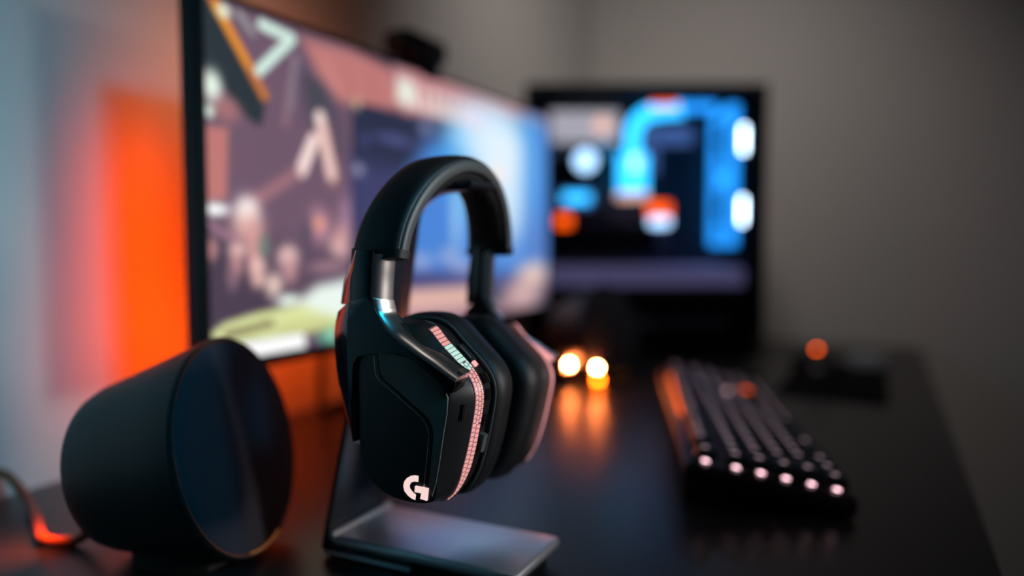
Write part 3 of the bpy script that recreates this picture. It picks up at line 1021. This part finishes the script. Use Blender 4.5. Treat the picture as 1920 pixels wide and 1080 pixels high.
kbox('case', (0, 0, .0012), (kb_l, kb_w, .0150), M['kb_case'], .0025, seg=3)
kbox('top_plate', (.003, .003, .0150), (kb_l - .003, kb_w - .003, .0168), M['kb_plate'], .0006)
for a in (.03, kb_l - .05):
    bm = bmesh.new()
    add_box(bm, (a, kb_w - .012, 0), (a + .02, kb_w - .006, .0235), .001)
    finish('folding_foot', bm, M['rubber'], kb, 40, local=True)
U1 = .01905
ROWS = [
    [1, -1, 1, 1, 1, 1, -.5, 1, 1, 1, 1, -.5, 1, 1, 1, 1, -.25, 1, 1, 1, -.25, 1, 1, 1, 1],
    [1] * 13 + [2, -.25, 1, 1, 1, -.25, 1, 1, 1, 1],
    [1.5] + [1] * 12 + [1.5, -.25, 1, 1, 1, -.25, 1, 1, 1, 1],
    [1.75] + [1] * 11 + [2.25, -3.5, 1, 1, 1, -1],
    [2.25] + [1] * 10 + [2.75, -1.25, 1, -1.25, 1, 1, 1, 1],
    [1.25, 1.25, 1.25, 6.25, 1.25, 1.25, 1.25, 1.25, -.25, 1, 1, 1, -.25, 2, 1, -1],
]
cap_mesh = {}


def keycap_mesh(w):
    if w in cap_mesh:
        return cap_mesh[w]
    bm = bmesh.new()
    hw, hb = (w * U1 - .0016) / 2, (U1 - .0016) / 2
    secs = []
    for z, ins in ((0, 0), (.0010, 0), (.0068, .0020), (.0078, .0026), (.0080, .0036)):
        secs.append([bm.verts.new(q) for q in ((-hw + ins, -hb + ins, z), (hw - ins, -hb + ins, z), (hw - ins, hb - ins, z), (-hw + ins, hb - ins, z))])
    bm.faces.new(list(reversed(secs[0])))
    bm.faces.new(secs[-1])
    for p, q in zip(secs, secs[1:]):
        for i in range(4):
            j = (i + 1) % 4
            bm.faces.new((p[i], p[j], q[j], q[i]))
    me = bpy.data.meshes.new('keycap')
    bm.to_mesh(me)
    bm.free()
    me.materials.append(M['keycap'])
    cap_mesh[w] = me
    return me


led_bm, leg_bm, org_bm = bmesh.new(), bmesh.new(), bmesh.new()
for r, row in enumerate(ROWS):
    b = kb_w - .0115 - U1 * .5 - r * U1 * 1.0 + (.0052 if r == 0 else .0005)
    a = .0055
    for k, w in enumerate(row):
        if w < 0:
            a += -w * U1
            continue
        ac = a + w * U1 / 2
        o = bpy.data.objects.new('keycap', keycap_mesh(w))
        COL.objects.link(o)
        o.parent = kb
        o.location = kb_xf((ac, b, .0203))
        o.rotation_euler = (TK, 0, 0)
        # backlight under the near edge of the cap
        rr = .0026 if k == 0 else .0018
        zz = .0186 if k == 0 else .0175
        for bmx, cz, ca, cr in ((led_bm, zz, a + .0012 if k == 0 else a + .0016, rr),):
            q = [bmx.verts.new(kb_xf((ca + cr * math.cos(i * math.pi / 4), b + cr * 1.1 * math.sin(i * math.pi / 4), cz))) for i in range(8)]
            top = bmx.verts.new(kb_xf((ca, b, cz + .0012)))
            for i in range(8):
                bmx.faces.new((q[i], q[(i + 1) % 8], top))
        # lit legend on top
        c = (ac - w * U1 * .18, b + .002)
        q = [leg_bm.verts.new(kb_xf((c[0] + x, c[1] + y, .0203 + .00812))) for x, y in ((-.0016, -.0022), (.0016, -.0022), (.0016, .0022), (-.0016, .0022))]
        leg_bm.faces.new(q)
        a += w * U1
o = finish('backlight', led_bm, M['kb_led'], kb, 0, local=True)
o['kind'] = 'stuff'
o['label'] = 'pink backlight under the keys'
o = finish('key_legend', leg_bm, M['kb_legend'], kb, 0, local=True)
o['kind'] = 'stuff'
ob = kbox('orange_bar', (.165, kb_w - .0100, .0165), (.385, kb_w - .0060, .0185), M['kb_orange'], .0006)  # emissive orange bar at the rear edge
ob['label'] = 'emissive orange bar along the rear edge'
ob = kbox('orange_key_light', (.318, .034, .0286), (.332, .044, .0292), M['kb_orange'], .0002)

# ------------------------------------------------------------------ mouse mat, mouse and small box at the far end
mp = box('mouse_mat', (-.130, 1.075, 0), (.012, 1.395, .003), M['mousepad'], None, .001)
tag(mp, 'flat black mouse mat lying between keyboard and far desk end', 'mouse mat')
ms = thing('mouse', (-.088, 1.262, .003), R(-70), 'black computer mouse with a glowing orange light on the mat', 'mouse')
secs = []
for t, wd, hh in ((-.060, .018, .012), (-.056, .026, .020), (-.040, .031, .032), (-.018, .032, .038), (.008, .029, .037), (.032, .029, .030), (.050, .027, .021), (.058, .020, .013)):
    sec = []
    for k in range(16):
        th = 2 * math.pi * k / 16
        sec.append((t, wd * math.cos(th), max(0, hh * .42 + hh * .58 * math.sin(th))))
    secs.append(sec)
loft('shell', secs, M['mouse'], ms, 60, local=True)
box('left_button', (.010, .002, .0355), (.048, .018, .0385), M['mouse'], ms, .001, local=True, xf=lambda p: Vector((p[0], p[1], p[2] - (p[0] - .01) * .36)))
box('right_button', (.010, -.018, .0355), (.048, -.002, .0385), M['mouse'], ms, .001, local=True, xf=lambda p: Vector((p[0], p[1], p[2] - (p[0] - .01) * .36)))
tube('scroll_wheel', [(.032, -.0035, .0285), (.032, .0035, .0285)], .009, M['rubber'], ms, 18, 1, local=True)
bm = bmesh.new()
bmesh.ops.create_uvsphere(bm, u_segments=12, v_segments=8, radius=.0042)
for v in bm.verts:
    v.co = Vector((v.co.x - .006, v.co.y, v.co.z * .5 + .0382))
o = finish('light', bm, M['mouse_led'], ms, 60, local=True)
o['label'] = 'glowing orange light'
gb = thing('small_box', (-.018, 1.355, .003), R(12), 'small dull grey box on the black mat beside the mouse', 'box')
box('body', (-.026, -.018, 0), (.026, .018, .016), M['greybox'], gb, .003, 3, local=True)
box('lid', (-.0265, -.0185, .0162), (.0265, .0185, .022), M['greybox'], gb, .002, 3, local=True)
